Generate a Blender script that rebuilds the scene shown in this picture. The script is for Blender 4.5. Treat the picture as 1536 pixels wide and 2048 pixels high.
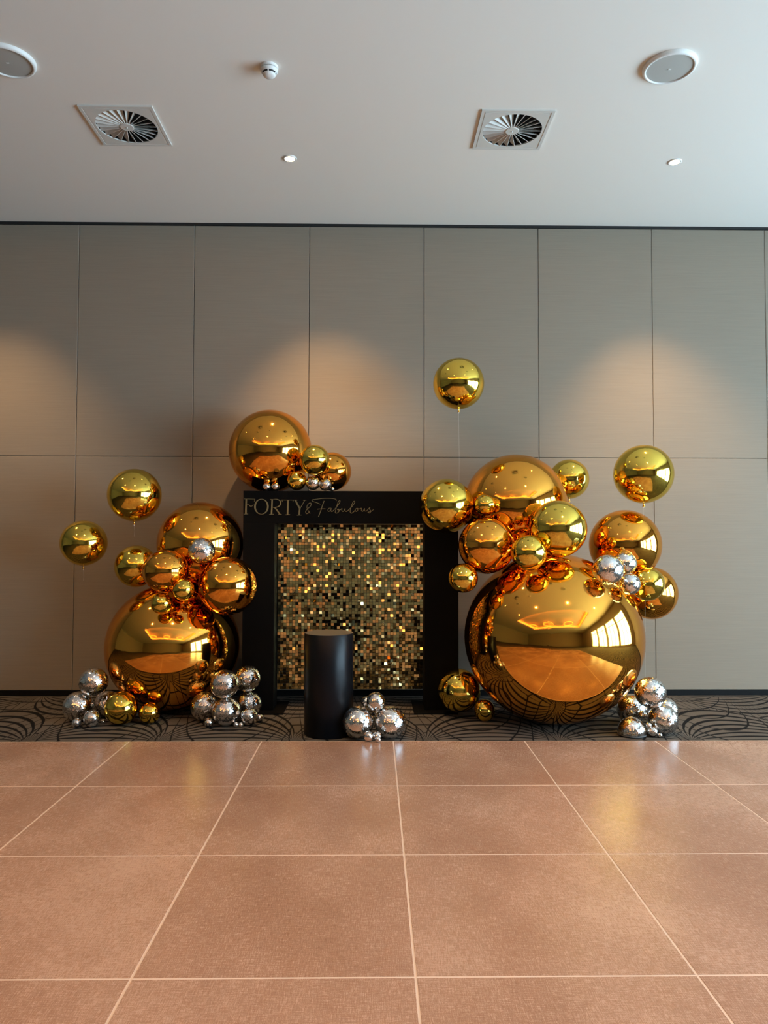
import bpy, math, random
from mathutils import Vector, Matrix

random.seed(7)
PI = math.pi
scene = bpy.context.scene
for o in list(bpy.data.objects):
    bpy.data.objects.remove(o, do_unlink=True)
col = scene.collection

# ------------------------------------------------------------------ camera
# camera solved from the floor joints and wall panel joints (1 floor tile = 1 m); x right, y towards the panelled wall
f_px, pitch, yaw, roll, cam_h = 1469.92, 0.03392, 0.01362, 0.00183, 1.5525
cam_d = bpy.data.cameras.new('camera')
cam_d.sensor_fit = 'VERTICAL'
cam_d.sensor_height = 24.0
cam_d.lens = f_px / 2048.0 * 24.0
cam_d.clip_start = 0.05
cam = bpy.data.objects.new('camera', cam_d)
col.objects.link(cam)
_f = Vector((math.sin(yaw) * math.cos(pitch), math.cos(yaw) * math.cos(pitch), math.sin(pitch)))
_r = Vector((math.cos(yaw), -math.sin(yaw), 0))
_u = _r.cross(_f)
_r2 = _r * math.cos(roll) + _u * math.sin(roll)
_u2 = _u * math.cos(roll) - _r * math.sin(roll)
cam.matrix_world = Matrix(((_r2.x, _u2.x, -_f.x, 0), (_r2.y, _u2.y, -_f.y, 0), (_r2.z, _u2.z, -_f.z, cam_h), (0, 0, 0, 1)))
scene.camera = cam

# ------------------------------------------------------------------ world, exposure
world = bpy.data.worlds.new('world')
scene.world = world
world.use_nodes = True
world.node_tree.nodes['Background'].inputs[0].default_value = (0.62, 0.74, 0.9, 1)
world.node_tree.nodes['Background'].inputs[1].default_value = 1.0
vs = scene.view_settings
vs.view_transform = 'Standard'
vs.look = 'None'
vs.exposure = 0.62
vs.gamma = 1.0
vs.use_curve_mapping = False
cy = scene.cycles
cy.max_bounces = 6
cy.diffuse_bounces = 3
cy.glossy_bounces = 5
cy.transparent_max_bounces = 4
cy.adaptive_threshold = 0.02
cy.use_light_tree = False
cy.sample_clamp_indirect = 6.0
cy.blur_glossy = 0.3

# room size
WALL_Y = 7.258      # panelled wall
CEIL = 4.68
RIGHT_X = 7.8     # window wall
LEFT_X = -13.0
BACK_Y = -9.2
CARPET_Y = 5.647    # where the dance floor ends and the carpet starts

# daylight: one sky panel right outside each of the four tall windows of the right-hand wall
WINDOWS = [5.25, 2.7, 0.15, -2.4]
WIN_W, WIN_Z0, WIN_Z1 = 2.25, 0.15, 3.5
DAY_W = 330.0
for i, wy in enumerate(WINDOWS):
    ld = bpy.data.lights.new('daylight', 'AREA')
    ld.shape = 'RECTANGLE'
    ld.size = WIN_Z1 - WIN_Z0
    ld.size_y = WIN_W
    ld.energy = DAY_W
    ld.color = (0.55, 0.81, 1.0)
    lo = bpy.data.objects.new('daylight', ld)
    lo.location = (RIGHT_X + 0.32, wy, (WIN_Z0 + WIN_Z1) / 2)
    lo.rotation_euler = (0, PI / 2, 0)
    col.objects.link(lo)

# ------------------------------------------------------------------ node helpers
class V:
    """a float socket with arithmetic"""
    def __init__(self, nt, s): self.nt, self.s = nt, s
    def _m(self, op, *a):
        n = self.nt.nodes.new('ShaderNodeMath'); n.operation = op
        for i, x in enumerate((self,) + a):
            if isinstance(x, V): self.nt.links.new(x.s, n.inputs[i])
            else: n.inputs[i].default_value = x
        return V(self.nt, n.outputs[0])
    def __add__(s, b): return s._m('ADD', b)
    def __sub__(s, b): return s._m('SUBTRACT', b)
    def __mul__(s, b): return s._m('MULTIPLY', b)
    def __truediv__(s, b): return s._m('DIVIDE', b)
    def rsub(s, a): return (s * -1.0) + a
    def atan2(s, b): return s._m('ARCTAN2', b)
    def mod(s, b): return s._m('FLOORED_MODULO', b)
    def pingpong(s, b): return s._m('PINGPONG', b)
    def abs(s): return s._m('ABSOLUTE')
    def lt(s, b): return s._m('LESS_THAN', b)
    def gt(s, b): return s._m('GREATER_THAN', b)
    def mx(s, b): return s._m('MAXIMUM', b)
    def mn(s, b): return s._m('MINIMUM', b)
    def step(s, a, b):
        n = s.nt.nodes.new('ShaderNodeMapRange'); n.interpolation_type = 'SMOOTHSTEP'
        s.nt.links.new(s.s, n.inputs[0]); n.inputs[1].default_value = a; n.inputs[2].default_value = b
        return V(s.nt, n.outputs[0])

def mat(name, color=(.8, .8, .8), rough=.5, metal=0.0, spec=.5, coat=0.0, emit=None, emit_s=0.0):
    m = bpy.data.materials.new(name)
    m.use_nodes = True
    b = m.node_tree.nodes['Principled BSDF']
    b.inputs['Base Color'].default_value = (*color, 1)
    b.inputs['Roughness'].default_value = rough
    b.inputs['Metallic'].default_value = metal
    b.inputs['Specular IOR Level'].default_value = spec
    b.inputs['Coat Weight'].default_value = coat
    if emit:
        b.inputs['Emission Color'].default_value = (*emit, 1)
        b.inputs['Emission Strength'].default_value = emit_s
    return m

def bsdf(m): return m.node_tree.nodes['Principled BSDF']
def N(m, t): return m.node_tree.nodes.new('ShaderNode' + t)
def link(m, a, b): m.node_tree.links.new(a, b)
def world_pos(m, scale=(1, 1, 1)):
    g = N(m, 'NewGeometry'); mp = N(m, 'Mapping')
    mp.inputs['Scale'].default_value = scale
    link(m, g.outputs['Position'], mp.inputs['Vector'])
    return mp.outputs['Vector']
def noise(m, vec, scale, detail=3, rough=.55):
    n = N(m, 'TexNoise'); n.inputs['Scale'].default_value = scale
    n.inputs['Detail'].default_value = detail; n.inputs['Roughness'].default_value = rough
    link(m, vec, n.inputs['Vector'])
    return n.outputs['Fac']
def ramp(m, fac, stops):
    r = N(m, 'ValToRGB')
    e = r.color_ramp.elements
    e[0].position, e[0].color = stops[0][0], (*stops[0][1], 1)
    e[1].position, e[1].color = stops[-1][0], (*stops[-1][1], 1)
    for pos, c in stops[1:-1]:
        x = e.new(pos); x.color = (*c, 1)
    link(m, fac, r.inputs[0])
    return r.outputs[0]
def mixc(m, fac, a, b, mode='MIX'):
    n = N(m, 'Mix'); n.data_type = 'RGBA'; n.blend_type = mode
    for i, x in ((0, fac), (6, a), (7, b)):
        if isinstance(x, (int, float)): n.inputs[i].default_value = x
        elif isinstance(x, tuple): n.inputs[i].default_value = (*x, 1)
        else: link(m, x, n.inputs[i])
    return n.outputs[2]
def bump(m, height, strength, dist=.01):
    n = N(m, 'Bump'); n.inputs['Strength'].default_value = strength; n.inputs['Distance'].default_value = dist
    link(m, height, n.inputs['Height'])
    link(m, n.outputs[0], bsdf(m).inputs['Normal'])

# ------------------------------------------------------------------ mesh helpers
class MB:
    """collects faces for one mesh"""
    def __init__(self): self.v, self.f = [], []
    def box(self, x0, x1, y0, y1, z0, z1):
        b = len(self.v)
        self.v += [(x0, y0, z0), (x1, y0, z0), (x1, y1, z0), (x0, y1, z0), (x0, y0, z1), (x1, y0, z1), (x1, y1, z1), (x0, y1, z1)]
        self.f += [tuple(b + k for k in q) for q in ((0, 3, 2, 1), (4, 5, 6, 7), (0, 1, 5, 4), (1, 2, 6, 5), (2, 3, 7, 6), (3, 0, 4, 7))]
        return self
    def chamfer_box(self, x0, x1, y0, y1, z0, z1, c):
        """box whose top (z1) edges are chamfered by c"""
        b = len(self.v)
        for z, d in ((z0, 0), (z1 - c, 0), (z1, c)):
            self.v += [(x0 + d, y0 + d, z), (x1 - d, y0 + d, z), (x1 - d, y1 - d, z), (x0 + d, y1 - d, z)]
        for k in (0, 4):
            for i in range(4):
                j = (i + 1) % 4
                self.f.append((b + k + i, b + k + j, b + k + 4 + j, b + k + 4 + i))
        self.f += [(b + 3, b + 2, b + 1, b), (b + 8, b + 9, b + 10, b + 11)]
        return self
    def lathe(self, prof, seg=48, a0=0, a1=2 * PI):
        b = len(self.v); full = abs(a1 - a0 - 2 * PI) < 1e-6
        n = seg if full else seg + 1
        for (r, z) in prof:
            for i in range(n):
                a = a0 + (a1 - a0) * i / seg
                self.v.append((r * math.cos(a), r * math.sin(a), z))
        for k in range(len(prof) - 1):
            for i in range(seg):
                j = (i + 1) % n
                self.f.append((b + k * n + i, b + k * n + j, b + (k + 1) * n + j, b + (k + 1) * n + i))
        return self
    def disc(self, r, z, seg=48):
        b = len(self.v)
        self.v += [(r * math.cos(2 * PI * i / seg), r * math.sin(2 * PI * i / seg), z) for i in range(seg)]
        self.f.append(tuple(range(b, b + seg)))
        return self
    def tube(self, pts, r, seg=8):
        b = len(self.v); pts = [Vector(p) for p in pts]
        for i, p in enumerate(pts):
            t = (pts[min(i + 1, len(pts) - 1)] - pts[max(i - 1, 0)]).normalized()
            s = t.orthogonal().normalized() if i == 0 else (s - t * s.dot(t)).normalized()
            w = t.cross(s)
            rr = r[i] if isinstance(r, (list, tuple)) else r
            for k in range(seg):
                a = 2 * PI * k / seg
                self.v.append(tuple(p + s * (rr * math.cos(a)) + w * (rr * math.sin(a))))
        for i in range(len(pts) - 1):
            for k in range(seg):
                j = (k + 1) % seg
                self.f.append((b + i * seg + k, b + i * seg + j, b + (i + 1) * seg + j, b + (i + 1) * seg + k))
        self.f.append(tuple(b + k for k in range(seg))[::-1])
        self.f.append(tuple(b + (len(pts) - 1) * seg + k for k in range(seg)))
        return self
    def ribbon(self, pts, widths, y0, y1):
        """flat stroke in the xz plane, given thickness y0..y1 (front at y0)"""
        n = len(pts); b = len(self.v)
        for i in range(n):
            ax, az = pts[max(i - 1, 0)]; cx, cz = pts[min(i + 1, n - 1)]
            tx, tz = cx - ax, cz - az
            L = math.hypot(tx, tz) or 1
            nx, nz = -tz / L, tx / L
            w = (widths[i] if isinstance(widths, (list, tuple)) else widths) / 2
            x, z = pts[i]
            self.v += [(x + nx * w, y0, z + nz * w), (x - nx * w, y0, z - nz * w), (x + nx * w, y1, z + nz * w), (x - nx * w, y1, z - nz * w)]
        for i in range(n - 1):
            p, q = b + 4 * i, b + 4 * i + 4
            self.f += [(p, p + 1, q + 1, q), (p + 2, q + 2, q + 3, p + 3), (p, q, q + 2, p + 2), (p + 1, p + 3, q + 3, q + 1)]
        e = b + 4 * (n - 1)
        self.f += [(b, b + 2, b + 3, b + 1), (e, e + 1, e + 3, e + 2)]
        return self
    def mesh(self, name, m=None, smooth=False):
        me = bpy.data.meshes.new(name)
        me.from_pydata(self.v, [], self.f)
        if m: me.materials.append(m)
        if smooth: me.polygons.foreach_set('use_smooth', [True] * len(me.polygons))
        me.validate(); me.update()
        return me
    def build(self, name, m, parent=None, smooth=False, loc=None):
        return put(name, self.mesh(name, m, smooth), parent, loc)

def put(name, me, parent=None, loc=None):
    o = bpy.data.objects.new(name, me)
    col.objects.link(o)
    if parent: o.parent = parent
    if loc: o.location = loc
    return o
def empty(name, loc=(0, 0, 0)):
    o = bpy.data.objects.new(name, None); o.empty_display_size = .05
    o.location = loc; col.objects.link(o)
    return o
def tag(o, label, cat, group=None):
    o['label'] = label; o['category'] = cat
    if group: o['group'] = group
    return o
def struct(o, label=None):
    o['kind'] = 'structure'
    if label: o['label'] = label
    return o
def spline(pts, k=6):
    """Catmull-Rom through 2-D points"""
    P = [pts[0]] + list(pts) + [pts[-1]]
    out = []
    for i in range(1, len(P) - 2):
        a, b, c, d = P[i - 1], P[i], P[i + 1], P[i + 2]
        for s in range(k):
            t = s / k
            out.append(tuple(.5 * (2 * b[j] + (c[j] - a[j]) * t + (2 * a[j] - 5 * b[j] + 4 * c[j] - d[j]) * t * t + (3 * b[j] - a[j] - 3 * c[j] + d[j]) * t ** 3) for j in (0, 1)))
    out.append(tuple(pts[-1]))
    return out

# ------------------------------------------------------------------ materials
M = {}
# white ceiling paint
m = M['ceiling'] = mat('ceiling_paint', (.83, .79, .725), .75)
# wall fabric: taupe with fine horizontal weave
m = M['panel'] = mat('wall_panel_fabric', rough=.72, spec=.25)
h = noise(m, world_pos(m, (3.0, 1, 160)), 1.0, 4, .6)
big = noise(m, world_pos(m, (.7, 1, .9)), 1.0, 2)
c1 = ramp(m, h, [(.25, (.232, .194, .148)), (.75, (.268, .226, .174))])
link(m, mixc(m, .22, c1, ramp(m, big, [(.3, (.220, .185, .142)), (.7, (.280, .238, .185))])), bsdf(m).inputs['Base Color'])
M['black_gap'] = mat('black_gap', (.006, .006, .006), .7)
M['skirting'] = mat('black_skirting', (.004, .004, .004), .6, spec=.15)
M['dark_wall'] = mat('dark_brown_wall', (.30, .245, .17), .7)
M['side_wall'] = mat('side_wall_paint', (.42, .37, .31), .7)
# carpet: grey brown with dark arcs fanning out of points, one metre apart
m = M['carpet'] = mat('carpet_fan_pattern', rough=.95, spec=.1)
nt = m.node_tree
g = N(m, 'NewGeometry'); sx = N(m, 'SeparateXYZ')
wob = noise(m, world_pos(m), 3.0, 2)
link(m, g.outputs['Position'], sx.inputs[0])
X, Y = V(nt, sx.outputs[0]), V(nt, sx.outputs[1])
X = X + (V(nt, wob) - .5) * .035
PITCH = 1.02
depth = (Y - 5.665).pingpong(1.60) / 4.6
def arcs(u, wv, n, a, b):
    """arches that spring from two neighbouring points: lines of equal angle between the two"""
    vv = wv * 2.4 + .006
    al = vv.atan2(u - PITCH) - vv.atan2(u)
    return ((al * (n / PI)).mod(1.0) - .5).abs().step(a, b), al
u1 = (X + 2.655).mod(PITCH)
u2 = (X + 3.22).mod(PITCH)
w2_ = depth.rsub(.348)
f1, al1 = arcs(u1, depth, 14.0, .28, .36)
f2, al2 = arcs(u2, w2_, 14.0, .31, .39)
in1 = al1.gt(PI * .5)
in2 = al2.gt(PI * .56) * in1.rsub(1.0)
rest = (in1 + in2).rsub(1.0)
c1_, _ = arcs((X + 2.655 + PITCH / 2).mod(PITCH), depth * .42, 15.0, .42, .47)
c2_, _ = arcs((X + 3.22 + PITCH / 2).mod(PITCH), w2_ * .42, 12.0, .43, .475)
rim = (al1 - PI * .5).abs().lt(.02)
line = (in1 * f1 + in2 * f2 + rest * c1_)._m('MAXIMUM', rim)._m('MAXIMUM', c2_)
pile = noise(m, world_pos(m), 260, 2)
base = ramp(m, pile, [(.3, (.078, .066, .053)), (.7, (.140, .120, .098))])
link(m, mixc(m, line.s, base, (.007, .0065, .0065)), bsdf(m).inputs['Base Color'])
# dance floor tiles: brown woven-look vinyl, half gloss
m = M['tile'] = mat('floor_tile_woven', spec=.32)
wx = noise(m, world_pos(m, (22, 270, 1)), 1.0, 3, .6)
wy = noise(m, world_pos(m, (270, 22, 1)), 1.0, 3, .6)
fine = noise(m, world_pos(m), 330, 2)
cloud = noise(m, world_pos(m, (1.1, .8, 1)), 1.3, 3)
obj_i = N(m, 'ObjectInfo')
w = (V(m.node_tree, wx) + V(m.node_tree, wy)) * .34 + V(m.node_tree, fine) * .32
w = w + (V(m.node_tree, cloud) - .5) * .34 + (V(m.node_tree, obj_i.outputs['Random']) - .5) * .07
link(m, ramp(m, w.s, [(.34, (.245, .126, .076)), (.5, (.378, .219, .146)), (.66, (.56, .37, .268))]), bsdf(m).inputs['Base Color'])
rg = w * .40 + .06
link(m, rg.s, bsdf(m).inputs['Roughness'])
bump(m, w.s, .12, .003)
M['joint'] = mat('floor_joint_cream', (.70, .54, .43), .5)
M['edging'] = mat('floor_edging', (.62, .46, .30), .4)
# black painted arch and plinth
m = M['black'] = mat('black_satin_board', (.0022, .002, .0018), .6, spec=.08)
m = M['plinth'] = mat('plinth_black', (.003, .004, .006), .34, spec=.22)
M['plinth_top'] = mat('plinth_top_grey', (.10, .085, .06), .5)
M['gold_letter'] = mat('gold_lettering', (.20, .155, .07), .5, metal=.3)
# foil balloons
def foil(name, color, edge, rough):
    m = mat(name, color, rough, metal=1.0)
    bsdf(m).inputs['Specular Tint'].default_value = (*edge, 1)
    tc = N(m, 'TexCoord')
    a = noise(m, tc.outputs['Object'], 2.2, 2)
    # four seams from pole to pole, each puckered into fine wrinkles
    sp = N(m, 'SeparateXYZ'); link(m, tc.outputs['Object'], sp.inputs[0])
    ang = V(m.node_tree, sp.outputs[1]).atan2(V(m.node_tree, sp.outputs[0]))
    seam = (ang.mod(PI / 2) - PI / 4).abs().step(PI / 4 - .07, PI / 4 - .01)
    wr = noise(m, tc.outputs['Object'], 26.0, 2)
    hgt = V(m.node_tree, a) + seam * (V(m.node_tree, wr) - .5) * .22
    bump(m, hgt.s, .05, .05)
    return m
M['gold'] = foil('gold_foil', (.86, .61, .105), (1, .93, .75), .075)
M['copper'] = foil('copper_foil', (.92, .42, .065), (1, .85, .72), .055)
M['neck'] = mat('foil_neck', (.75, .5, .14), .25, metal=1.0)
M['string'] = mat('clear_string', (.55, .52, .47), .3)
M['knot'] = mat('white_knot', (.8, .77, .7), .4)
# mirror balls
M['mirror'] = mat('mirror_tile', (.95, .95, .95), .10, metal=1.0)
M['grout'] = mat('mirror_ball_core', (.10, .10, .10), .6)
m = M['sequin'] = mat('gold_sequin', (.82, .66, .30), .08, metal=1.0)
M['backing'] = mat('panel_backing', (.012, .010, .007), .5)
# ceiling fittings
M['fit_white'] = mat('fitting_white', (.80, .80, .77), .45)
M['vent'] = mat('vent_metal', (.66, .635, .585), .4)
M['vent_dark'] = mat('vent_duct', (.012, .012, .012), .9)
M['grille'] = mat('speaker_grille', (.43, .43, .40), .6)
M['slot'] = mat('dark_slot', (.02, .02, .02), .6)
M['lamp'] = mat('lamp_glow', (1, .9, .7), .5, emit=(1, .74, .40), emit_s=45)
M['cove'] = mat('cove_glow', (1, .6, .3), .5, emit=(1, .40, .09), emit_s=14)
M['ring'] = mat('ring_glow', (1, .7, .4), .5, emit=(1, .38, .06), emit_s=4)
for k_ in ('lamp', 'ring'): M[k_].cycles.emission_sampling = 'NONE'
M['win_frame'] = mat('window_frame', (.06, .055, .05), .5)
m = M['glass'] = bpy.data.materials.new('window_glass'); m.use_nodes = True
nt = m.node_tree; nt.nodes.remove(nt.nodes['Principled BSDF'])
tr, gl, mxs = nt.nodes.new('ShaderNodeBsdfTransparent'), nt.nodes.new('ShaderNodeBsdfGlossy'), nt.nodes.new('ShaderNodeMixShader')
gl.inputs['Roughness'].default_value = .02; mxs.inputs[0].default_value = .07
nt.links.new(tr.outputs[0], mxs.inputs[1]); nt.links.new(gl.outputs[0], mxs.inputs[2])
nt.links.new(mxs.outputs[0], nt.nodes['Material Output'].inputs[0])

# ------------------------------------------------------------------ the room
MB().box(LEFT_X, RIGHT_X, BACK_Y, WALL_Y + .2, -.10, 0).build('floor', M['carpet'])
struct(bpy.data.objects['floor'], 'grey brown carpet patterned with dark fanning arcs')

# dance floor: 7 x 6 tiles with recessed cream joints on a low deck with a pale edging
DZ = .025                              # the deck stands this much above the carpet
TP = .9839                             # tile pitch
TX0, NX, NY = -3.787, 7, 6
ty1 = 5.556; ty0 = ty1 - NY * TP
TX1 = TX0 + NX * TP
dance = struct(empty('floor_dance', (0, 0, 0)), 'brown woven-look dance floor tiles with thin cream joints')
MB().box(TX0, TX1, ty0, ty1, .0005, DZ - .0012).build('joint_bed', M['joint'], dance)
hp = TP / 2 - .0046
tile_me = MB().chamfer_box(-hp, hp, -hp, hp, -.0035, 0, .0010).mesh('tile', M['tile'])
for i in range(NX):
    for j in range(NY):
        put('tile', tile_me, dance, (TX0 + (i + .5) * TP, ty1 - (j + .5) * TP, DZ))
EW = .018
for a in ((TX0 - EW, TX1 + EW, ty1, ty1 + .006), (TX0 - EW, TX1 + EW, ty0 - EW, ty0), (TX0 - EW, TX0, ty0, ty1), (TX1, TX1 + EW, ty0, ty1)):
    MB().chamfer_box(*a, .0005, DZ - .001, .003).build('edging_strip', M['edging'], dance)

# panelled wall: dark backing, 2 rows of fabric panels with open joints
wall = struct(MB().box(LEFT_X, RIGHT_X + .3, WALL_Y + .02, WALL_Y + .2, 0, CEIL + .4).build('wall_back', M['black_gap']), 'taupe fabric wall of tall panels with thin dark joints')
PX0, PW, PZ = -2.939, 1.1442, 2.342
G = .0034
lo_me = MB().chamfer_box(-PW / 2 + G, PW / 2 - G, -1, 1, 0, .022, .003)
def panel_mesh(z0, z1, name):
    hw = PW / 2 - G; c = .003
    v = [(-hw, 0, z0), (hw, 0, z0), (hw, 0, z1), (-hw, 0, z1), (-hw, -.019, z0), (hw, -.019, z0), (hw, -.019, z1), (-hw, -.019, z1),
         (-hw + c, -.022, z0 + c), (hw - c, -.022, z0 + c), (hw - c, -.022, z1 - c), (-hw + c, -.022, z1 - c)]
    f = []
    for k in (0, 4):
        for i in range(4):
            j = (i + 1) % 4
            f.append((k + i, k + j, k + 4 + j, k + 4 + i))
    f += [(3, 2, 1, 0), (8, 9, 10, 11)]
    b = MB(); b.v, b.f = v, f
    return b.mesh(name, M['panel'])
low_me, up_me = panel_mesh(.055, PZ - .0022, 'panel'), panel_mesh(PZ + .0022, CEIL - .028, 'panel')
for k in range(-8, 11):
    xc = PX0 + (k + .5) * PW
    for me in (low_me, up_me):
        put('panel', me, wall, (xc, WALL_Y + .0215, 0))
# thin pale edge strip down one side of every joint
for k in range(-8, 12):
    MB().box(PX0 + k * PW - .0052, PX0 + k * PW - .0028, WALL_Y - .0015, WALL_Y + .02, .055, CEIL - .028).build('edge_strip', M['side_wall'], wall)
struct(MB().box(LEFT_X, RIGHT_X, WALL_Y - .014, WALL_Y + .02, .0, .055).build('baseboard_back', M['skirting']), 'low black skirting under the panelled wall')
struct(MB().box(LEFT_X, RIGHT_X, WALL_Y - .006, WALL_Y + .02, CEIL - .026, CEIL).build('trim_1', M['black_gap']), 'black track gap between wall panels and ceiling')

# ceiling with a sunken coffer behind the camera and two square openings for the air diffusers
VENTS = [(-1.889, 5.524), (1.053, 5.528)]
VH = .245
CX0, CX1, CY0, CY1, CD = -6.0, 5.0, -4.2, 1.9, .42
b = MB()
xs = [LEFT_X, VENTS[0][0] - VH, VENTS[0][0] + VH, VENTS[1][0] - VH, VENTS[1][0] + VH, RIGHT_X]
ys = [CY1, 5.526 - VH, 5.526 + VH, WALL_Y + .2]
for i in range(5):
    for j in range(3):
        if j == 1 and i in (1, 3): continue
        b.box(xs[i], xs[i + 1], ys[j], ys[j + 1], CEIL, CEIL + .12)
b.box(LEFT_X, RIGHT_X, BACK_Y, CY0, CEIL, CEIL + .12)
b.box(LEFT_X, CX0, CY0, CY1, CEIL, CEIL + .12)
b.box(CX1, RIGHT_X, CY0, CY1, CEIL, CEIL + .12)
b.box(CX0 - .3, CX1 + .3, CY0 - .3, CY1 + .3, CEIL + CD, CEIL + CD + .1)
for a in ((CX0 - .35, CX0 - .3, CY0 - .3, CY1 + .3), (CX1 + .3, CX1 + .35, CY0 - .3, CY1 + .3), (CX0 - .3, CX1 + .3, CY0 - .35, CY0 - .3), (CX0 - .3, CX1 + .3, CY1 + .3, CY1 + .35)):
    b.box(*a, CEIL + .12, CEIL + CD + .05)
struct(b.build('ceiling', M['ceiling']), 'white plaster ceiling')
n = 2
for a in ((CX0 - .2, CX0 - .12, CY0, CY1), (CX1 + .12, CX1 + .2, CY0, CY1), (CX0, CX1, CY0 - .2, CY0 - .12), (CX0, CX1, CY1 + .12, CY1 + .2)):
    struct(MB().box(*a, CEIL + .121, CEIL + .15).build('trim_%d' % n, M['cove']), 'warm light strip hidden in the ceiling coffer'); n += 1

# other walls: left, behind the camera, right with four tall windows
struct(MB().box(LEFT_X - .2, LEFT_X, BACK_Y, WALL_Y + .2, 0, CEIL + .4).build('wall_left', M['dark_wall']))
struct(MB().box(LEFT_X, RIGHT_X, BACK_Y - .2, BACK_Y, 0, CEIL + .4).build('wall_front', M['dark_wall']))
b = MB().box(RIGHT_X, RIGHT_X + .2, BACK_Y, WALL_Y + .2, WIN_Z1, CEIL + .4).box(RIGHT_X, RIGHT_X + .2, BACK_Y, WALL_Y + .2, 0, WIN_Z0)
edges = [BACK_Y] + sum([[w_ - WIN_W / 2, w_ + WIN_W / 2] for w_ in sorted(WINDOWS)], []) + [WALL_Y + .2]
for i in range(0, len(edges), 2):
    b.box(RIGHT_X, RIGHT_X + .2, edges[i], edges[i + 1], WIN_Z0, WIN_Z1)
struct(b.build('wall_right', M['side_wall']))
for i, wy in enumerate(WINDOWS):
    wn = struct(empty('window_%d' % (i + 1), (RIGHT_X + .1, wy, WIN_Z0)), 'tall daylit window in the right-hand wall')
    hh, hw = WIN_Z1 - WIN_Z0, WIN_W / 2
    MB().box(-.04, .04, -hw, -hw + .06, 0, hh).box(-.04, .04, hw - .06, hw, 0, hh).box(-.04, .04, -hw, hw, 0, .06).box(-.04, .04, -hw, hw, hh - .06, hh).build('window_frame', M['win_frame'], wn)
    for my in (-hw / 3, hw / 3):
        MB().box(-.03, .03, my - .03, my + .03, .06, hh - .06).build('mullion', M['win_frame'], wn)
    MB().box(-.03, .03, -hw + .06, hw - .06, 2.55, 2.61).build('transom', M['win_frame'], wn)
    for k in range(3):
        y0 = -hw + .06 + k * (WIN_W - .12) / 3
        for z0, z1 in ((.06, 2.55), (2.61, hh - .06)):
            MB().box(-.004, .004, y0, y0 + (WIN_W - .12) / 3, z0, z1).build('pane', M['glass'], wn)

# ------------------------------------------------------------------ ceiling fittings
def diffuser(x, y, label):
    t = tag(empty('air_diffuser', (x, y, CEIL)), label, 'air vent', 'swirl air diffusers in the ceiling')
    seg, R, S = 48, .226, .27
    b = MB()
    def sq(a, s):
        c, d = math.cos(a), math.sin(a); k = s / max(abs(c), abs(d)); return (c * k, d * k)
    rings = [(('c', R), -.003), (('c', R), -.011), (('s', .2405), -.011), (('s', .2415), -.008), (('s', .2475), -.008), (('s', .2485), -.012), (('s', S), -.012), (('s', S), 0.0)]
    # square ring vertices follow the same angles as the circle, with the corners snapped
    for (kind, r), z in rings:
        for i in range(seg):
            a = 2 * PI * i / seg + PI / 4
            p = (r * math.cos(a), r * math.sin(a)) if kind == 'c' else sq(a, r)
            b.v.append((p[0], p[1], z))
    for k in range(len(rings) - 1):
        for i in range(seg):
            j = (i + 1) % seg
            b.f.append((k * seg + i, (k + 1) * seg + i, (k + 1) * seg + j, k * seg + j))
    b.build('face_plate', M['vent'], t)
    hub = MB().lathe([(0.0, -.0135), (.048, -.0135), (.052, -.010), (.052, .01)], 32).build('hub', M['vent'], t)
    MB().lathe([(0.0, -.020), (.005, -.019), (.006, -.015)], 12).build('screw', M['fit_white'], hub, True)
    nb = 24
    b = MB()
    r0, r1 = .048, .225
    b.v = []
    tl = math.radians(46)
    for r, wd in ((r0, .012), (r1, .056)):
        dx, dz = wd * math.cos(tl), wd * math.sin(tl)
        b.v += [(r, -dx * .12, -.010), (r, dx * .88, -.010 + dz), (r, dx * .88 + .0015, -.010 + dz - .001), (r, -dx * .12 + .003, -.011)]
    b.f = [(0, 4, 5, 1), (3, 2, 6, 7), (0, 3, 7, 4), (1, 5, 6, 2)]
    me = b.mesh('vane', M['vent'])
    for k in range(nb):
        o = put('vane', me, t); o.rotation_euler.z = 2 * PI * k / nb
    # duct behind the vanes
    b = MB().lathe([(R + .002, -.002), (R + .002, .10)], 32).disc(R + .002, .10, 32)
    b.build('duct', M['vent_dark'], t)
    return t
diffuser(*VENTS[0], 'square ceiling air diffuser with radial vanes, the left one of two')
diffuser(*VENTS[1], 'square ceiling air diffuser with radial vanes, the right one of two')

def speaker(x, y, label):
    t = tag(empty('ceiling_speaker', (x, y, CEIL)), label, 'speaker', 'round ceiling speakers')
    MB().lathe([(.174, 0), (.174, -.010), (.168, -.022), (.156, -.027), (.150, -.024), (.149, -.016)], 64).build('rim', M['fit_white'], t, True)
    gr = MB().lathe([(.150, -.018), (.08, -.021), (0.0, -.022)], 64).build('grille', M['grille'], t, True)
    MB().box(-.009, .009, -.0035, .0035, -.0245, -.021).build('badge', M['fit_white'], gr)
    return t
speaker(1.955, 4.748, 'round white ceiling speaker with grey grille, at the right')
speaker(-2.412, 4.756, 'round white ceiling speaker with grey grille, cut by the left edge')

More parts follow.
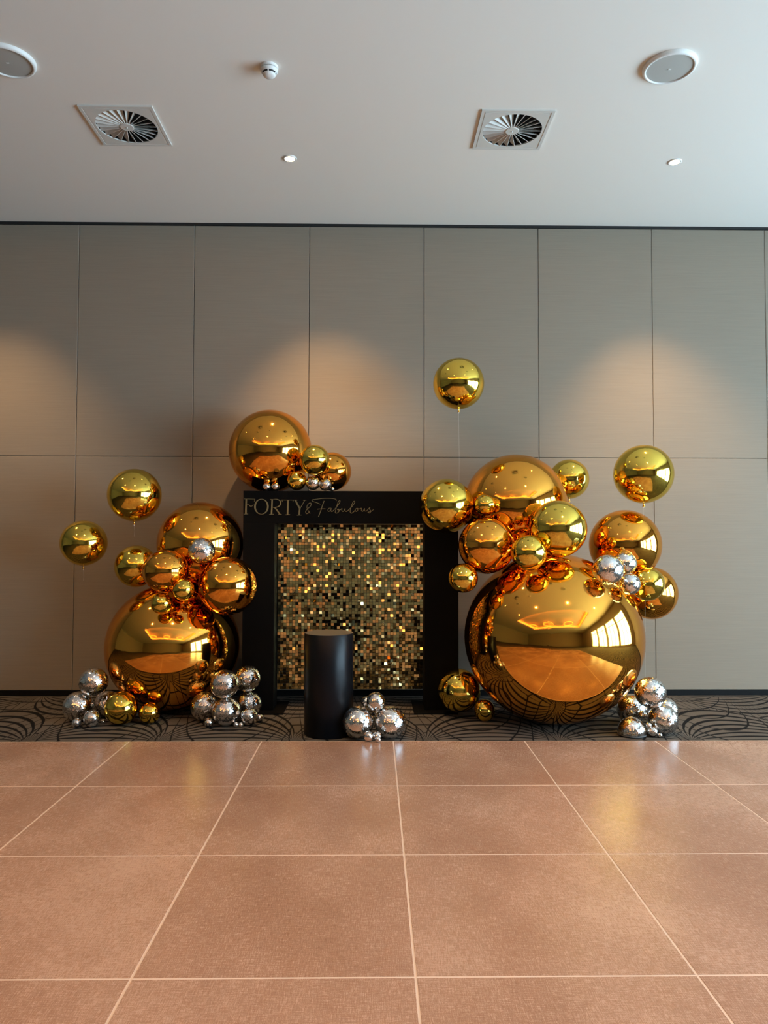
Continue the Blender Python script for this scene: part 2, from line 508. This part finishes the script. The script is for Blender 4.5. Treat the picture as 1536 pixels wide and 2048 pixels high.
t = tag(empty('smoke_detector', (-.704, 4.80, CEIL)), 'small white dome smoke detector on the ceiling', 'smoke detector')
MB().lathe([(.059, 0), (.059, -0.0118), (.056, -0.016), (.050, -0.0164)], 48).build('base', M['fit_white'], t, True)
MB().lathe([(.053, -0.0151), (.053, -0.0206)], 48).build('gap_ring', M['slot'], t, True)
MB().lathe([(.050, -0.0189), (.0565, -0.0202), (.0565, -0.0286), (.0535, -0.0386), (.047, -0.0437)], 48).build('collar', M['fit_white'], t, True)
MB().lathe([(.047, -.0433), (.0405, -.0437), (.0400, -.054)], 48).build('vent_slot', M['slot'], t, True)
for k in range(5):
    a = k * 2 * PI / 5 - PI / 2 - .09
    MB().lathe([(.0478, -.0420), (.0472, -.0449), (.0440, -.0545), (.0420, -.0545)], 4, a, a + .18).build('rib', M['fit_white'], t, True)
MB().lathe([(.0405, -.0525), (.0430, -.0530), (.0425, -.0580), (.034, -.0665), (.020, -.0715), (0, -.073)], 48).build('dome', M['fit_white'], t, True)

WARM = (1.0, .62, .30)
def downlight(x, y, label, tilt=(0, 0), power=100, size=90, blend=1.0):
    t = tag(empty('downlight', (x, y, CEIL)), label, 'downlight', 'recessed ceiling downlights')
    MB().lathe([(.056, 0), (.056, -.004), (.050, -.008), (.040, -.007), (.037, .002)], 40).build('trim_ring', M['fit_white'], t, True)
    MB().lathe([(.038, -.004), (.030, -.005), (.012, -.003), (0, -.003)], 32).build('lens', M['lamp'], t, True)
    ld = bpy.data.lights.new('downlight_beam', 'SPOT')
    ld.energy = power; ld.color = WARM; ld.spot_size = math.radians(size); ld.spot_blend = blend; ld.shadow_soft_size = .035
    lo = bpy.data.objects.new('downlight_beam', ld); col.objects.link(lo)
    lo.parent = t; lo.location = (0, 0, -.05)
    lo.rotation_euler = (math.radians(tilt[0]), math.radians(tilt[1]), 0)
    return t
WP = 260
downlight(-.702, 5.985, 'small lit downlight between the two air diffusers', (20, -7), WP, 66, 1.0)
downlight(2.498, 5.985, 'small lit downlight at the right, below the right speaker', (20, -7), WP, 66, 1.0)
downlight(-3.902, 5.985, 'small lit downlight just beyond the left edge of the photo', (20, -7), WP * .7, 66, 1.0)
for x_, w_ in ((-3.9, 'leftmost'), (-1.0, 'second from left'), (2.1, 'third from left'), (5.3, 'rightmost')):
    downlight(x_, 3.05, 'downlight above the dance floor, %s of the row mirrored in the balloons' % w_, (0, 0), 150, 120)

for x_, w_ in ((-4.7, 'left'), (-1.3, 'middle'), (2.4, 'right')):
    t = tag(empty('ring_pendant', (x_, -1.9, CEIL - .1)), 'warm glowing ring pendant, %s of three mirrored in the balloons' % w_, 'pendant lamp', 'ring pendants in the coffer')
    MB().tube([(.85 * math.cos(2 * PI * i / 40), .85 * math.sin(2 * PI * i / 40), 0) for i in range(41)], .045, 8).build('ring', M['ring'], t, True)
    for k in range(3):
        a = 2 * PI * k / 3
        MB().tube([(.85 * math.cos(a), .85 * math.sin(a), .04), (.1 * math.cos(a), .1 * math.sin(a), CD + .1)], .006, 6).build('cable', M['slot'], t)

# ------------------------------------------------------------------ black arch with lettering
FY, FB = 6.60, 6.84
FX0, FX1, IX0, IX1, FZ, IZ = -1.172, .759, -.891, .4565, 1.9646, 1.6725
arch = tag(empty('backdrop_arch', ((FX0 + FX1) / 2, FY, 0)), 'black square arch backdrop with gold FORTY & Fabulous lettering', 'backdrop')
ax, ay = (FX0 + FX1) / 2, FY
def abox(name, x0, x1, y0, y1, z0, z1, m):
    bb = MB().box(x0 - ax, x1 - ax, y0 - ay, y1 - ay, z0, z1).build(name, m, arch)
    md = bb.modifiers.new('bevel', 'BEVEL'); md.width = .0015; md.segments = 2
    return bb
abox('post', FX0, IX0, FY, FB, .012, IZ, M['black'])
abox('post', IX1, FX1, FY, FB, .012, IZ, M['black'])
beam = abox('beam', FX0, FX1, FY, FB, IZ, FZ, M['black'])
abox('base_plate', FX0 + .02, -.79, 6.475, 6.98, .0005, .012, M['black'])
abox('base_plate', .355, FX1 - .02, 6.475, 6.98, .0005, .012, M['black'])

# lettering, drawn on a grid of 0.87 mm (u right, v down) from the beam's corner
LU = .000873
def lp(pts): return [(-1.2389 - ax + u * LU, 1.9961 - v * .000878) for u, v in pts]
def letter(label, strokes, name='letter'):
    b = MB()
    for pts, w, smooth in strokes:
        q = spline(pts, 8) if smooth else pts
        if isinstance(w, (list, tuple)):
            ww = [w[0] + (w[1] - w[0]) * (1 - abs(2 * i / (len(q) - 1) - 1)) for i in range(len(q))]
        else: ww = w
        ww = [x * LU for x in ww] if isinstance(ww, list) else ww * LU
        ww = [x * .82 for x in ww] if isinstance(ww, list) else ww * .82
        b.ribbon(lp(q), ww, -.004, .0)
    o = b.build(name, M['gold_letter'], beam); o['label'] = label
    return o
letter('gold serif letter F', [([(107, 118), (104, 274)], 19, 0), ([(84, 119), (196, 121)], 5, 0), ([(194, 119), (190, 148)], 5, 0), ([(112, 178), (134, 180), (150, 194), (166, 192), (181, 178)], (4, 9), 1), ([(82, 275), (127, 273)], 6, 0)])
ov = [(263 + 66 * math.cos(a), 198 + 77 * math.sin(a)) for a in [2 * PI * i / 60 for i in range(61)]]
bO = MB()
bO.ribbon(lp(ov), [(4 + 13 * abs(math.cos(2 * PI * i / 60)) ** 1.5) * LU for i in range(61)], -.004, 0)
bO.build('letter', M['gold_letter'], beam)['label'] = 'gold serif letter O'
letter('gold serif letter R', [([(373, 121), (367, 276)], 18, 0), ([(352, 123), (400, 122)], 5, 0), ([(344, 277), (390, 275)], 6, 0), ([(375, 123), (420, 122), (452, 138), (459, 166), (442, 194), (405, 206), (378, 206)], (4, 16), 1), ([(398, 206), (425, 238), (452, 277)], 16, 1), ([(434, 278), (471, 276)], 5, 0)])
letter('gold serif letter T', [([(536, 128), (532, 280)], 18, 0), ([(470, 129), (593, 131)], 5, 0), ([(473, 128), (478, 150)], 5, 0), ([(590, 130), (584, 152)], 5, 0), ([(510, 281), (556, 279)], 6, 0)])
letter('gold serif letter Y', [([(610, 131), (656, 216)], 19, 0), ([(707, 131), (660, 216)], 6, 0), ([(657, 208), (650, 284)], 18, 0), ([(595, 131), (630, 131)], 5, 0), ([(690, 132), (722, 132)], 5, 0), ([(628, 285), (674, 283)], 6, 0)])
SW = 6.2
letter('gold script ampersand', [([(762, 268), (748, 246), (733, 220), (730, 192), (748, 165), (768, 160), (772, 178), (756, 202), (733, 222), (717, 246), (724, 268), (742, 264), (755, 240)], SW, 1)])
letter('gold handwritten word Fabulous', [
    ([(1031, 136), (1024, 120), (980, 112), (900, 112), (830, 120), (782, 128), (790, 142), (830, 156), (868, 172)], SW, 1),
    ([(906, 138), (890, 180), (872, 238), (848, 300)], 9, 1), ([(836, 224), (880, 219), (920, 219)], SW, 1),
    ([(976, 212), (956, 214), (945, 234), (956, 246), (972, 232), (981, 212), (976, 238), (988, 246), (1012, 226), (1044, 188), (1069, 148), (1066, 134), (1050, 150), (1033, 205), (1020, 254), (1038, 262), (1060, 242), (1056, 222), (1042, 226), (1066, 232), (1090, 214)], SW, 1),
    ([(1090, 214), (1088, 238), (1104, 245), (1122, 216), (1122, 238), (1138, 245), (1160, 228), (1198, 188), (1221, 152), (1213, 140), (1196, 164), (1176, 224), (1176, 256), (1196, 260), (1224, 234)], SW, 1),
    ([(1242, 212), (1226, 226), (1234, 245), (1252, 234), (1248, 213), (1264, 221), (1290, 212), (1290, 236), (1305, 243), (1322, 214), (1322, 236), (1340, 240), (1362, 218), (1377, 204), (1371, 220), (1386, 240), (1376, 260), (1356, 252), (1384, 246), (1416, 224)], SW, 1)], 'script_word')

# gold shimmer wall hung inside the arch
shim = tag(empty('shimmer_wall', (-.215, 6.80, .155)), 'gold shimmer wall of small square sequins inside the black arch', 'backdrop panel')
SX0, SX1, SZ0, SZ1 = -.885, .4525, .155, 1.668
MB().box(SX0 + .215, SX1 + .215, .012, .03, 0, SZ1 - SZ0).build('backing_board', M['backing'], shim)
b = MB()
nc, nr = 49, 55
pan = {(a_, b_): (random.gauss(0, .012), random.gauss(0, .02)) for a_ in range(6) for b_ in range(7)}
pw, ph = (SX1 - SX0) / nc, (SZ1 - SZ0) / nr
for i in range(nc):
    for j in range(nr):
        cx, cz = SX0 + .215 + (i + .5) * pw, (j + .5) * ph
        lean = -.012 - .080 * (j / nr) ** .8 + pan[(i // 10, j // 10)][0]   # the sheets hang a little tipped back towards the top
        tx, tz = random.gauss(lean, .055), random.gauss(pan[(i // 10, j // 10)][1], .070)
        if random.random() < .24: tx += random.gauss(0, .18); tz += random.gauss(0, .20)
        if random.random() < .13 + .30 * abs(2 * i / nc - 1) ** 2.5 + .10 * (1 - j / nr): tx += .30   # more of them hang askew towards the edges
        R = Matrix.Rotation(tz, 3, 'Z') @ Matrix.Rotation(tx, 3, 'X')
        s = len(b.v)
        hw_, hh_ = pw * .455, ph * .455
        for (dx, dz) in ((-1, -1), (1, -1), (1, 1), (-1, 1)):
            p = R @ Vector((dx * hw_, 0, dz * hh_))
            b.v.append((cx + p.x, -.001 + p.y, cz + p.z))
        b.f.append((s, s + 1, s + 2, s + 3))
sq = b.build('sequins', M['sequin'], shim); sq['kind'] = 'stuff'

# plinth
pl = tag(empty('plinth', (-.3555, 5.88, 0)), 'black cylindrical plinth standing before the shimmer wall', 'plinth')
PR, PH = .194, .792
MB().lathe([(PR - .004, .0005), (PR, .004), (PR, PH - .004), (PR - .003, PH)], 96).build('body', M['plinth'], pl, True)
MB().lathe([(PR - .003, PH), (PR - .02, PH + .0005), (0, PH + .0005)], 96).build('top', M['plinth_top'], pl, True)

# ------------------------------------------------------------------ balloons and mirror balls
BALLS = [  # kind, label, centre (m), radius (m), height ratio, neck direction, string length
    ('copper', 'large copper foil balloon on the carpet at the base of the left cluster', (-1.792, 6.640, 0.572), 0.5845, 0.965, 'U', 0.00),
    ('copper', 'giant copper foil balloon resting on the carpet, biggest of all the balloons', (1.506, 6.200, 0.711), 0.7400, 0.956, 'B', 0.00),
    ('copper', "large copper balloon at the back of the left cluster, touching the black arch's left side", (-1.564, 6.660, 1.482), 0.3820, 1.000, 'B', 0.00),
    ('copper', "large copper balloon behind the right cluster's top, sitting on the giant copper balloon", (1.258, 6.520, 1.830), 0.4592, 1.000, 'B', 0.00),
    ('gold', "gold balloon half hidden behind the left cluster's medium copper balloon", (-2.127, 6.620, 1.287), 0.1870, 1.000, 'B', 0.00),
    ('copper', 'slightly squashed medium copper balloon at the front left of the left cluster', (-1.735, 6.164, 1.266), 0.1894, 0.930, 'B', 0.00),
    ('copper', "medium copper balloon overlapping the black arch's left post", (-1.236, 6.256, 1.136), 0.2463, 1.000, 'B', 0.00),
    ('mirror', 'mirror ball perched high in the left balloon cluster before the upper copper balloon', (-1.444, 6.188, 1.432), 0.1114, 1.000, 'B', 0.00),
    ('gold', 'upper of two small gold balloons stuck to the front of the left cluster', (-1.550, 6.028, 1.118), 0.0878, 1.000, 'B', 0.00),
    ('gold', 'lower of two small gold balloons stuck to the front of the left cluster', (-1.743, 6.090, 1.002), 0.0882, 1.000, 'B', 0.00),
    ('gold', 'gold balloon floating above the left cluster, higher of the two floating there', (-2.111, 6.500, 1.918), 0.2315, 1.000, 'D', 0.10),
    ('gold', 'gold balloon floating furthest left, lower of the two beside the left cluster', (-2.569, 6.550, 1.494), 0.2000, 1.000, 'D', 0.10),
    ('gold', 'medium gold balloon on the carpet between left mirror balls and a small gold balloon', (-2.086, 6.156, 0.136), 0.1361, 1.000, 'B', 0.00),
    ('gold', "small gold balloon on the carpet below the left cluster's large copper balloon", (-1.860, 6.184, 0.088), 0.0877, 1.000, 'B', 0.00),
    ('mirror', 'large mirror ball on the carpet, furthest left of all mirror balls', (-2.484, 6.267, 0.123), 0.1233, 1.000, 'B', 0.00),
    ('mirror', 'mirror ball partly hidden behind the medium gold balloon on the left carpet', (-2.290, 6.414, 0.111), 0.1107, 1.000, 'B', 0.00),
    ('mirror', 'small mirror ball in front of the leftmost mirror ball pile', (-2.299, 6.083, 0.068), 0.0676, 1.000, 'B', 0.00),
    ('mirror', 'tiny mirror ball before the leftmost large mirror ball', (-2.411, 6.055, 0.038), 0.0383, 1.000, 'B', 0.00),
    ('mirror', 'very tiny mirror ball at the left foot of the medium gold floor balloon', (-2.241, 6.177, 0.020), 0.0197, 1.000, 'B', 0.00),
    ('mirror', 'mirror ball on top of the leftmost mirror ball pile', (-2.360, 6.274, 0.326), 0.1184, 1.000, 'B', 0.00),
    ('mirror', "left large mirror ball in the bottom row of the pile beside the arch's left post", (-1.419, 6.264, 0.123), 0.1225, 1.000, 'B', 0.00),
    ('mirror', "front large mirror ball in the bottom row of the pile beside the arch's left post", (-1.211, 6.114, 0.116), 0.1159, 1.000, 'B', 0.00),
    ('mirror', "right large mirror ball in the bottom row of the pile beside the arch's left post", (-1.075, 6.412, 0.109), 0.1095, 1.000, 'B', 0.00),
    ('mirror', "small mirror ball at the front right of the pile beside the arch's left post", (-1.026, 6.123, 0.072), 0.0722, 1.000, 'B', 0.00),
    ('mirror', "tiny mirror ball at the far right of the pile beside the arch's left post", (-0.956, 6.234, 0.033), 0.0327, 1.000, 'B', 0.00),
    ('mirror', "tiny mirror ball at the left foot of the pile beside the arch's left post", (-1.343, 6.068, 0.037), 0.0375, 1.000, 'B', 0.00),
    ('mirror', "left of two bead sized mirror balls before the pile beside the arch's left post", (-1.121, 6.064, 0.022), 0.0218, 1.000, 'B', 0.00),
    ('mirror', "right of two bead sized mirror balls before the pile beside the arch's left post", (-1.080, 6.064, 0.020), 0.0198, 1.000, 'B', 0.00),
    ('mirror', "right upper mirror ball topping the pile, leaning at the arch's left post", (-1.085, 6.388, 0.333), 0.1117, 1.000, 'B', 0.00),
    ('mirror', "left upper mirror ball topping the pile beside the arch's left post", (-1.224, 6.098, 0.343), 0.1162, 1.000, 'B', 0.00),
    ('mirror', 'left of the two large mirror balls beside the black plinth', (-0.120, 5.721, 0.123), 0.1228, 1.000, 'B', 0.00),
    ('mirror', 'right of the two large mirror balls beside the black plinth', (0.129, 5.719, 0.123), 0.1229, 1.000, 'B', 0.00),
    ('mirror', 'tiny mirror ball peeking from behind the top ball beside the plinth', (-0.055, 5.800, 0.261), 0.0423, 1.000, 'B', 0.00),
    ('mirror', 'medium mirror ball balanced on top of the two large ones beside the plinth', (0.017, 5.718, 0.283), 0.0721, 1.000, 'B', 0.00),
    ('mirror', 'small mirror ball wedged behind the gap of the two large ones by the plinth', (0.031, 5.870, 0.136), 0.0505, 1.000, 'B', 0.00),
    ('mirror', "tiny mirror ball on the dance floor edge, leftmost of three before the plinth's pile", (-0.037, 5.554, 0.062), 0.0366, 1.000, 'B', 0.00),
    ('mirror', "tiny mirror ball on the dance floor edge, middle of three before the plinth's pile", (0.028, 5.575, 0.058), 0.0331, 1.000, 'B', 0.00),
    ('mirror', "tiny mirror ball on the dance floor edge, smallest of three before the plinth's pile", (0.034, 5.527, 0.047), 0.0218, 1.000, 'B', 0.00),
    ('gold', 'gold balloon covering the top right corner of the black arch', (0.619, 6.266, 1.818), 0.2324, 1.000, 'B', 0.00),
    ('copper', 'medium copper balloon at the left front of the right cluster beside the arch', (0.925, 6.028, 1.484), 0.2307, 1.000, 'B', 0.00),
    ('gold', 'large gold balloon in the middle front of the right cluster', (1.473, 5.872, 1.619), 0.2292, 1.000, 'B', 0.00),
    ('gold', 'small gold balloon at the front centre of the right cluster above the giant balloon', (1.206, 5.710, 1.432), 0.1386, 1.000, 'B', 0.00),
    ('gold', "little gold balloon between the arch corner's gold balloon and the large copper one", (0.924, 6.092, 1.819), 0.0869, 1.000, 'B', 0.00),
    ('gold', "small gold balloon beside the arch's right post, low on the right cluster", (0.721, 5.932, 1.223), 0.1184, 1.000, 'B', 0.00),
    ('copper', 'copper balloon on the right side of the right cluster under the floating gold one', (2.201, 6.420, 1.486), 0.3074, 1.000, 'B', 0.00),
    ('copper', 'copper balloon at the lower right edge of the right cluster, behind a gold one', (2.498, 6.620, 1.052), 0.2355, 1.000, 'B', 0.00),
    ('gold', 'gold balloon at the right edge of the right cluster, before a copper one', (2.286, 6.128, 1.164), 0.1395, 1.000, 'B', 0.00),
    ('mirror', 'upper right of three mirror balls on the right shoulder of the giant copper balloon', (2.078, 6.068, 1.336), 0.0967, 1.000, 'B', 0.00),
    ('mirror', "lowest and smallest of three mirror balls on the giant copper balloon's right shoulder", (2.006, 5.756, 1.187), 0.0838, 1.000, 'B', 0.00),
    ('mirror', 'largest of three mirror balls on the right shoulder of the giant copper balloon', (1.807, 5.662, 1.301), 0.1168, 1.000, 'B', 0.00),
    ('gold', "gold balloon peeking from behind the right cluster's large copper top balloon", (1.801, 6.750, 2.090), 0.1818, 1.000, 'D', 0.12),
    ('gold', 'gold balloon floating on a string at the far right', (2.325, 6.300, 2.099), 0.2513, 1.000, 'D', 1.55),
    ('gold', "gold balloon floating highest of all, above the arch's right end", (0.746, 6.450, 2.909), 0.2255, 1.000, 'D', 0.85),
    ('gold', "gold balloon low down between the arch's right post and the giant copper balloon", (0.742, 6.410, 0.225), 0.1854, 1.000, 'B', 0.00),
    ('gold', 'small egg shaped gold balloon on the carpet before the giant copper balloon', (0.939, 6.250, 0.091), 0.0868, 1.050, 'B', 0.00),
    ('mirror', 'back left mirror ball of the pile at the far right of the carpet', (2.153, 6.149, 0.124), 0.1237, 1.000, 'B', 0.00),
    ('mirror', 'front right mirror ball of the pile at the far right of the carpet', (2.287, 5.826, 0.116), 0.1162, 1.000, 'B', 0.00),
    ('mirror', 'mirror ball behind the front right one in the far right pile', (2.446, 6.179, 0.104), 0.1035, 1.000, 'B', 0.00),
    ('dome', 'mirrored half dome lying flat side down in the far right pile', (2.029, 5.800, 0.033), 0.1086, 1.000, 'B', 0.00),
    ('mirror', 'mirror ball on top of the far right pile', (2.188, 5.826, 0.328), 0.1210, 1.000, 'B', 0.00),
    ('mirror', 'small mirror ball wedged in the middle of the far right pile', (2.174, 5.964, 0.118), 0.0347, 1.000, 'B', 0.00),
    ('mirror', 'tiny mirror ball beside the mirrored half dome in the far right pile', (2.174, 5.754, 0.041), 0.0407, 1.000, 'B', 0.00),
    ('mirror', 'bead sized mirror ball above the tiny one beside the mirrored half dome', (2.143, 5.748, 0.091), 0.0222, 1.000, 'B', 0.00),
    ('mirror', "bead sized mirror ball on the carpet right of the mirrored half dome's tiny neighbour", (2.223, 5.727, 0.018), 0.0184, 1.000, 'B', 0.00),
    ('copper', 'large copper balloon standing on top of the black arch', (-0.968, 6.860, 2.351), 0.3850, 1.000, 'U', 0.00),
    ('copper', 'smaller copper balloon on top of the black arch, behind a gold one', (-0.388, 6.780, 2.156), 0.1775, 1.000, 'B', 0.00),
    ('gold', 'gold balloon above the others on top of the arch, between two copper balloons', (-0.529, 6.516, 2.234), 0.1350, 1.000, 'B', 0.00),
    ('gold', 'small gold balloon resting on top of the black arch above the lettering', (-0.696, 6.612, 2.059), 0.0883, 1.000, 'B', 0.00),
    ('mirror', 'left of two medium mirror balls on top of the arch by the small gold balloon', (-0.549, 6.600, 2.036), 0.0650, 1.000, 'B', 0.00),
    ('mirror', 'right of two medium mirror balls on top of the arch by the copper balloon', (-0.437, 6.570, 2.020), 0.0558, 1.000, 'B', 0.00),
    ('mirror', 'bead sized mirror ball on top of the arch, rightmost one there', (-0.377, 6.640, 1.985), 0.0194, 1.000, 'B', 0.00),
    ('mirror', 'left of a pair of small mirror balls on the arch before the large copper balloon', (-0.968, 6.630, 2.004), 0.0372, 1.000, 'B', 0.00),
    ('mirror', 'right of a pair of small mirror balls on the arch before the large copper balloon', (-0.889, 6.630, 2.004), 0.0372, 1.000, 'B', 0.00),
]

def balloon_mesh(name, m, seg=72, rows=44):
    b = MB(); v = b.v
    for k in range(rows + 1):
        th = PI * k / rows
        for i in range(seg):
            ph = 2 * PI * i / seg
            r = 1.0
            d = PI - th
            r += .012 * math.exp(-(d / .10) ** 2) + .004 * math.sin(13 * ph) * math.exp(-((d - .22) / .14) ** 2)
            v.append((r * math.sin(th) * math.cos(ph), r * math.sin(th) * math.sin(ph), r * math.cos(th)))
    for k in range(rows):
        for i in range(seg):
            j = (i + 1) % seg
            b.f.append((k * seg + i, (k + 1) * seg + i, (k + 1) * seg + j, k * seg + j))
    return b.mesh(name, m, True)
body_me = {k: balloon_mesh(k + '_body', M[k]) for k in ('gold', 'copper')}
neck_me = MB().lathe([(0.30, .45), (.22, .2), (.17, 0), (.19, -.18), (.30, -.42), (.36, -.52), (.20, -.60), (0, -.58)], 14).mesh('neck', M['neck'], True)
knot_me = MB().lathe([(0, .5), (.30, .42), (.46, .1), (.40, -.25), (.2, -.45), (0, -.5)], 12).mesh('knot', M['knot'], True)

def mirror_mesh(n, cut=None):
    """little flat square mirrors in rings round a ball of radius 1"""
    rnd = random.Random(n)
    b = MB()
    for k in range(n):
        th = PI * (k + .5) / n
        m_ = max(4, round(2 * n * math.sin(th)))
        off = rnd.random()
        for i in range(m_):
            ph = 2 * PI * (i + off) / m_
            c = Vector((math.sin(th) * math.cos(ph), math.sin(th) * math.sin(ph), math.cos(th)))
            if cut is not None and c.z < cut: continue
            e = Vector((-math.sin(ph), math.cos(ph), 0)); u = c.cross(e)
            nrm = (c + e * rnd.gauss(0, .065) + u * rnd.gauss(0, .065)).normalized()
            e = (e - nrm * e.dot(nrm)).normalized(); u = nrm.cross(e)
            hw_ = PI * math.sin(th) / m_ * .93; hh_ = PI / (2 * n) * .93
            s = len(b.v)
            for dx, dz in ((-1, -1), (1, -1), (1, 1), (-1, 1)):
                b.v.append(tuple(c + e * (dx * hw_) + u * (dz * hh_)))
            b.f.append((s, s + 1, s + 2, s + 3))
    return b.mesh('mirror_tiles', M['mirror'])
def core_mesh(cut=None):
    b = MB()
    z0 = -1 if cut is None else cut
    prof = [(.985 * math.sin(math.acos(max(-1, min(1, z)))), .985 * z) for z in [z0 + (1 - z0) * i / 24 for i in range(25)]]
    b.lathe(prof, 40)
    if cut is not None:
        r = math.sin(math.acos(cut))
        b.lathe([(0, cut), (r * 1.0, cut), (r * 1.045, cut + .02), (r * 1.045, cut + .06), (r * .985, cut + .075)], 40)
    return b.mesh('core', M['grout'], True)
tiles_me = {'big': mirror_mesh(52), 'mid': mirror_mesh(34), 'small': mirror_mesh(20)}
core_me = core_mesh()

first = True
for kind, label, c, r, kz, neck, slen in BALLS:
    if kind in ('gold', 'copper'):
        t = tag(empty(kind + '_balloon', (c[0], c[1], c[2])), label, 'balloon', 'foil orb balloons')
        body = put('body', body_me[kind], t)
        nk = put('neck', neck_me, t)
        ns = .022 + .055 * r
        nk.scale = (ns, ns, ns)
        if neck == 'D':
            body.scale = (r, r, r * kz); body.rotation_euler.z = random.random() * 6
            nk.location = (0, 0, -r * kz * 1.005 - ns * .25)
            kn = put('knot', knot_me, t); kn.scale = (.009, .009, .014); kn.location = (0, 0, -r * kz - ns * 1.0)
            zs = -r * kz - ns
            MB().tube([(0, 0, zs), (.004, .002, zs - slen * .5), (0, .006, zs - slen)], .0007, 5).build('string', M['string'], t)
        else:
            # necks point back, away from view; half up where the wall is close
            body.scale = (r, r, r * kz); body.rotation_euler.z = random.random() * 6
            an = PI / 2 if neck == 'B' else PI * .75
            nk.rotation_euler.x = an
            nk.location = (0, r * math.sin(an), -r * math.cos(an))
    else:
        t = tag(empty('mirror_ball' if kind == 'mirror' else 'mirror_dome', c), label, 'mirror ball', 'mirror balls')
        if kind == 'dome':
            cut = -c[2] / r + .06
            a_, b_ = core_mesh(cut), mirror_mesh(50, cut + .09)
        else:
            a_, b_ = core_me, tiles_me['big' if r > .085 else 'mid' if r > .045 else 'small']
        k1, k2 = put('core', a_, t), put('mirror_tiles', b_, t)
        k2['kind'] = 'stuff'
        rot = (random.gauss(0, .5), random.gauss(0, .5), random.random() * 6) if kind == 'mirror' else (0, 0, 1.0)
        for k_ in (k1, k2):
            k_.scale = (r, r, r); k_.rotation_euler = rot
